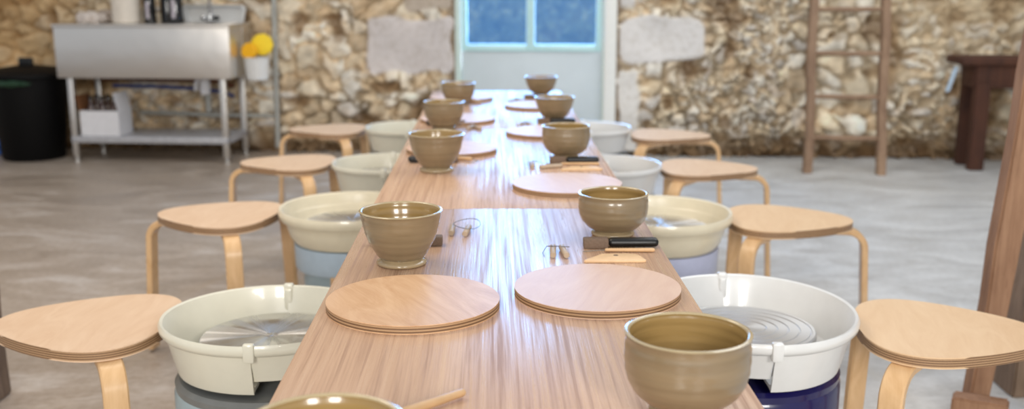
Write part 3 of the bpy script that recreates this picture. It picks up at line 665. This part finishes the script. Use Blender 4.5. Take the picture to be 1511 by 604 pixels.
# white caddy with sponges at the right end
T = wthing('white_caddy', 'white plastic caddy hooked on the right end of the sink', 'caddy', -1.640, .30, .575)
bm = B(); lathe(bm, [(0, 0), (.070, 0), (.078, .006), (.090, .155), (.094, .157), (.094, .162), (.088, .162), (.070, .010), (0, .008)], 40, 1, .78); obj('caddy_body', bm, M['pan_white'], T)
bm = B(); tube(bm, [(-.085, 0, .14), (-.096, 0, .17), (-.097, 0, .30), (-.097, 0, .375)], .004, 8); obj('hook', bm, M['chrome'], T)
def sponge(label, u, d, z, r, mat, tilt, yaw):
    T = wthing('round_sponge', label, 'sponge', u, d, z, 'sponges in the white caddy'); bm = B()
    lathe(bm, [(0, -.022), (r*.8, -.022), (r*.97, -.014), (r, 0), (r*.97, .014), (r*.8, .022), (0, .022)], 36)
    for v in bm.verts:
        a = math.atan2(v.co.y, v.co.x); q = 1+.03*math.cos(9*a); v.co.x *= q; v.co.y *= q
    bmesh.ops.rotate(bm, verts=bm.verts, cent=(0, 0, 0), matrix=Matrix.Rotation(yaw, 3, 'Z') @ Matrix.Rotation(tilt, 3, 'X')); obj('sponge_body', bm, mat, T)
sponge('bright yellow round sponge, higher of two in the caddy', -1.605, .268, .822, .078, M['yellow'], R_(78), R_(8))
sponge('amber round sponge, lower left of two in the caddy', -1.680, .330, .780, .060, M['orange'], R_(80), R_(-15))
# shelf box with bottles
T = wthing('carton', 'open white carton holding brown bottles on the sink shelf', 'box', -2.735, .385, .1865)
bm = B(); th = .004; Wd, Dp, Hh = .143, .105, .18
box(bm, -Wd, Wd, -Dp, Dp, 0, th); box(bm, -Wd, Wd, -Dp, -Dp+th, 0, Hh); box(bm, -Wd, Wd, Dp-th, Dp, 0, Hh); box(bm, -Wd, -Wd+th, -Dp, Dp, 0, Hh); box(bm, Wd-th, Wd, -Dp, Dp, 0, Hh); obj('carton_body', bm, M['white'], T)
bm = B(); box(bm, -.002, .002, -Dp, Dp, 0, .13); bmesh.ops.rotate(bm, verts=bm.verts, cent=(0, 0, 0), matrix=Matrix.Rotation(R_(-14), 3, 'Y')); bmesh.ops.translate(bm, verts=bm.verts, vec=(Wd-.002, 0, Hh)); obj('flap', bm, M['white'], T)
bm = B(); box(bm, -.002, .002, -Dp, Dp, 0, .11); bmesh.ops.rotate(bm, verts=bm.verts, cent=(0, 0, 0), matrix=Matrix.Rotation(R_(-12), 3, 'Y')); bmesh.ops.translate(bm, verts=bm.verts, vec=(-Wd+.002, 0, Hh)); obj('flap', bm, M['card'], T)
for i, (x, y, lab) in enumerate(((-.085, -.045, 'front left'), (0, -.045, 'front middle'), (.085, -.045, 'front right'), (-.085, .045, 'back left'), (0, .045, 'back middle'), (.085, .045, 'back right'))):
    P = WR @ Vector((-2.735+x, -(.385-y), .1905)); t = thing('brown_bottle', 'brown glass bottle standing in the carton, %s' % lab, 'bottle', P, -WA, 'brown bottles in the carton')
    bm = B(); lathe(bm, [(0, 0), (.036, 0), (.039, .006), (.039, .16), (.034, .185), (.016, .22), (.014, .265), (0, .265)], 24); obj('bottle_body', bm, M['amber'], t)
    bm = B(); lathe(bm, [(.016, .25), (.017, .252), (.017, .275), (0, .277)], 20); obj('cap', bm, M['black'], t)
# pipes
def pipe(name, label, pts, r, mat, clips=()):
    t = thing(name, label, 'pipe', pts[0]); c = Vector(pts[0]); bm = B(); tube(bm, [Vector(q)-c for q in pts], r, 14); obj('pipe_run', bm, M[mat], t)
    for q in clips: bm = B(); lathe(bm, [(r+.004, -.012), (r+.006, -.010), (r+.006, .010), (r+.004, .012)], 16, cx=(q-c).x, cy=(q-c).y); bmesh.ops.translate(bm, verts=bm.verts, vec=(0, 0, (q-c).z)); obj('pipe_clip', bm, M[mat], t)
pipe('wall_pipe', 'grey vertical pipe running up the stone wall right of the sink', [W(-1.57, .075, 2.6), W(-1.565, .075, 1.2), W(-1.58, .075, .30), W(-1.585, .075, .055)], .020, 'pipe_grey', (W(-1.57, .075, 1.6), W(-1.572, .075, .6)))
pipe('wall_pipe', 'grey horizontal pipe low on the wall behind the sink', [W(-2.62, .05, .305), W(-2.3, .05, .30), W(-2.1, .05, .29), W(-1.603, .05, .288)], .016, 'pipe_grey')
pipe('waste_pipe', 'dark waste pipe dropping behind the sink to the low pipe', [W(-2.10, .06, .59), W(-2.10, .06, .50), W(-2.10, .06, .315)], .022, 'pipe_grey')
pipe('wall_pipe', 'blue water pipe under the sink bowl against the wall', [W(-2.82, .06, .505), W(-2.5, .06, .50), W(-2.15, .06, .485), W(-1.97, .06, .46), W(-1.90, .06, .43)], .012, 'pipe_blue')
pipe('wall_pipe', 'copper-brown pipe just above the blue one beneath the sink', [W(-2.95, .05, .55), W(-2.5, .05, .545), W(-2.0, .05, .54), W(-1.90, .05, .50)], .011, 'pipe_brown')
# bin
T = wthing('rubbish_bin', 'big black lidded rubbish bin left of the steel sink', 'bin', -3.325, .33)
bm = B(); lathe(bm, [(0, 0), (.205, 0), (.215, .012), (.27, .58), (.285, .585), (.288, .60), (.27, .605)], 56)
obj('bin_body', bm, M['bin'], T)
bm = B(); lathe(bm, [(.292, .595), (.296, .60), (.296, .618), (.28, .628), (.20, .655), (.08, .672), (0, .676)], 56); obj('lid', bm, M['bin'], T)
bm = B(); box(bm, -.052, .052, -.016, .016, .665, .728, .010, seg=3); obj('lid_handle', bm, M['black'], T)
bm = B()
k = bmesh.ops.create_icosphere(bm, subdivisions=4, radius=1)
for v in k['verts']:
    c = v.co.copy(); a = 1+.12*math.sin(c.x*9+c.y*4)+.1*math.sin(c.z*12+c.x*6); v.co = Vector((c.x*.16*a, -.282+c.y*.014*a, .565+c.z*.022*a))
obj('green_reflection', bm, M['bin_reflection'], T)  # green reflection on the bin, modelled as a dark green patch
T = wthing('plastic_bag', 'crumpled blue plastic bag on the floor left of the bin', 'bag', -3.70, .22)
bm = B(); k = bmesh.ops.create_icosphere(bm, subdivisions=4, radius=1)
for v in k['verts']:
    c = v.co.copy(); a = 1+.15*math.sin(c.x*7+c.y*5)+.12*math.sin(c.y*9-c.z*8); v.co = Vector((c.x*.10*a, c.y*.08*a, max(0, .10+c.z*.11*a)))
obj('bag_body', bm, M['bluebag'], T)

# ---------------------------------------------------------------- ladder, dark bench
L = thing('wooden_ladder', 'old wooden ladder leaning on the stone wall right of the door', 'ladder', (2.36, 6.84, 0))
def LP(s, z):     # s = -1 or 1, height z
    return Vector((s*.2295 + z*.034, -s*.042 + z*.195, z))
for s in (-1, 1):
    bm = B(); n = 12; rings = []
    for i in range(n+1):
        c = LP(s, 2.72*i/n)+Vector((.006*math.sin(i*1.7+s), 0, 0)); rings.append([bm.verts.new(c+Vector((x, y, 0))) for x, y in ((-.026, -.028), (-.012, -.034), (.014, -.034), (.027, -.026), (.027, .026), (.014, .034), (-.012, .034), (-.026, .028))])
    for i in range(n):
        for k in range(8): bm.faces.new([rings[i][k], rings[i][(k+1) % 8], rings[i+1][(k+1) % 8], rings[i+1][k]])
    bm.faces.new(rings[0][::-1]); bm.faces.new(rings[-1]); obj('rail', bm, M['ladder'], L)
for z in (.235, .505, .79, 1.08, 1.36, 1.64, 1.92, 2.2, 2.48):
    bm = B(); a = LP(-1, z); b = LP(1, z); tube(bm, [a, a.lerp(b, .25), a.lerp(b, .5)+Vector((0, 0, -.004)), a.lerp(b, .75), b], [.014, .017, .018, .017, .014], 12); obj('rung', bm, M['ladder'], L)
T = wthing('dark_table', 'dark stained wooden table against the wall at the far right', 'table', 3.85, .21)
bm = B(); box(bm, -.66, .66, -.19, .15, .715, .765, .008); obj('tabletop', bm, M['bench'], T)
bm = B(); box(bm, -.55, .55, -.165, -.135, .56, .716, .004); box(bm, -.55, .55, .10, .13, .56, .716, .004); box(bm, -.56, -.53, -.15, .11, .56, .716, .004); box(bm, .53, .56, -.15, .11, .56, .716, .004); obj('apron', bm, M['bench'], T)
for sx in (-1, 1):
    for y in (-.135, .10):
        x = sx*.50; bm = B(); slanted(bm, (x, y, 0), (x, y, .60), .05, .035); obj('leg', bm, M['bench'], T)
T = wthing('paper_strip', 'narrow pale blue strip hanging at the left end of the dark table', 'strip', 3.165, .33)
bm = B(); slanted(bm, (-.035, 0, .53), (.012, 0, .70), .013, .003)
obj('strip_sheet', bm, plain('pale_blue_card', (176, 196, 214), .5), T)
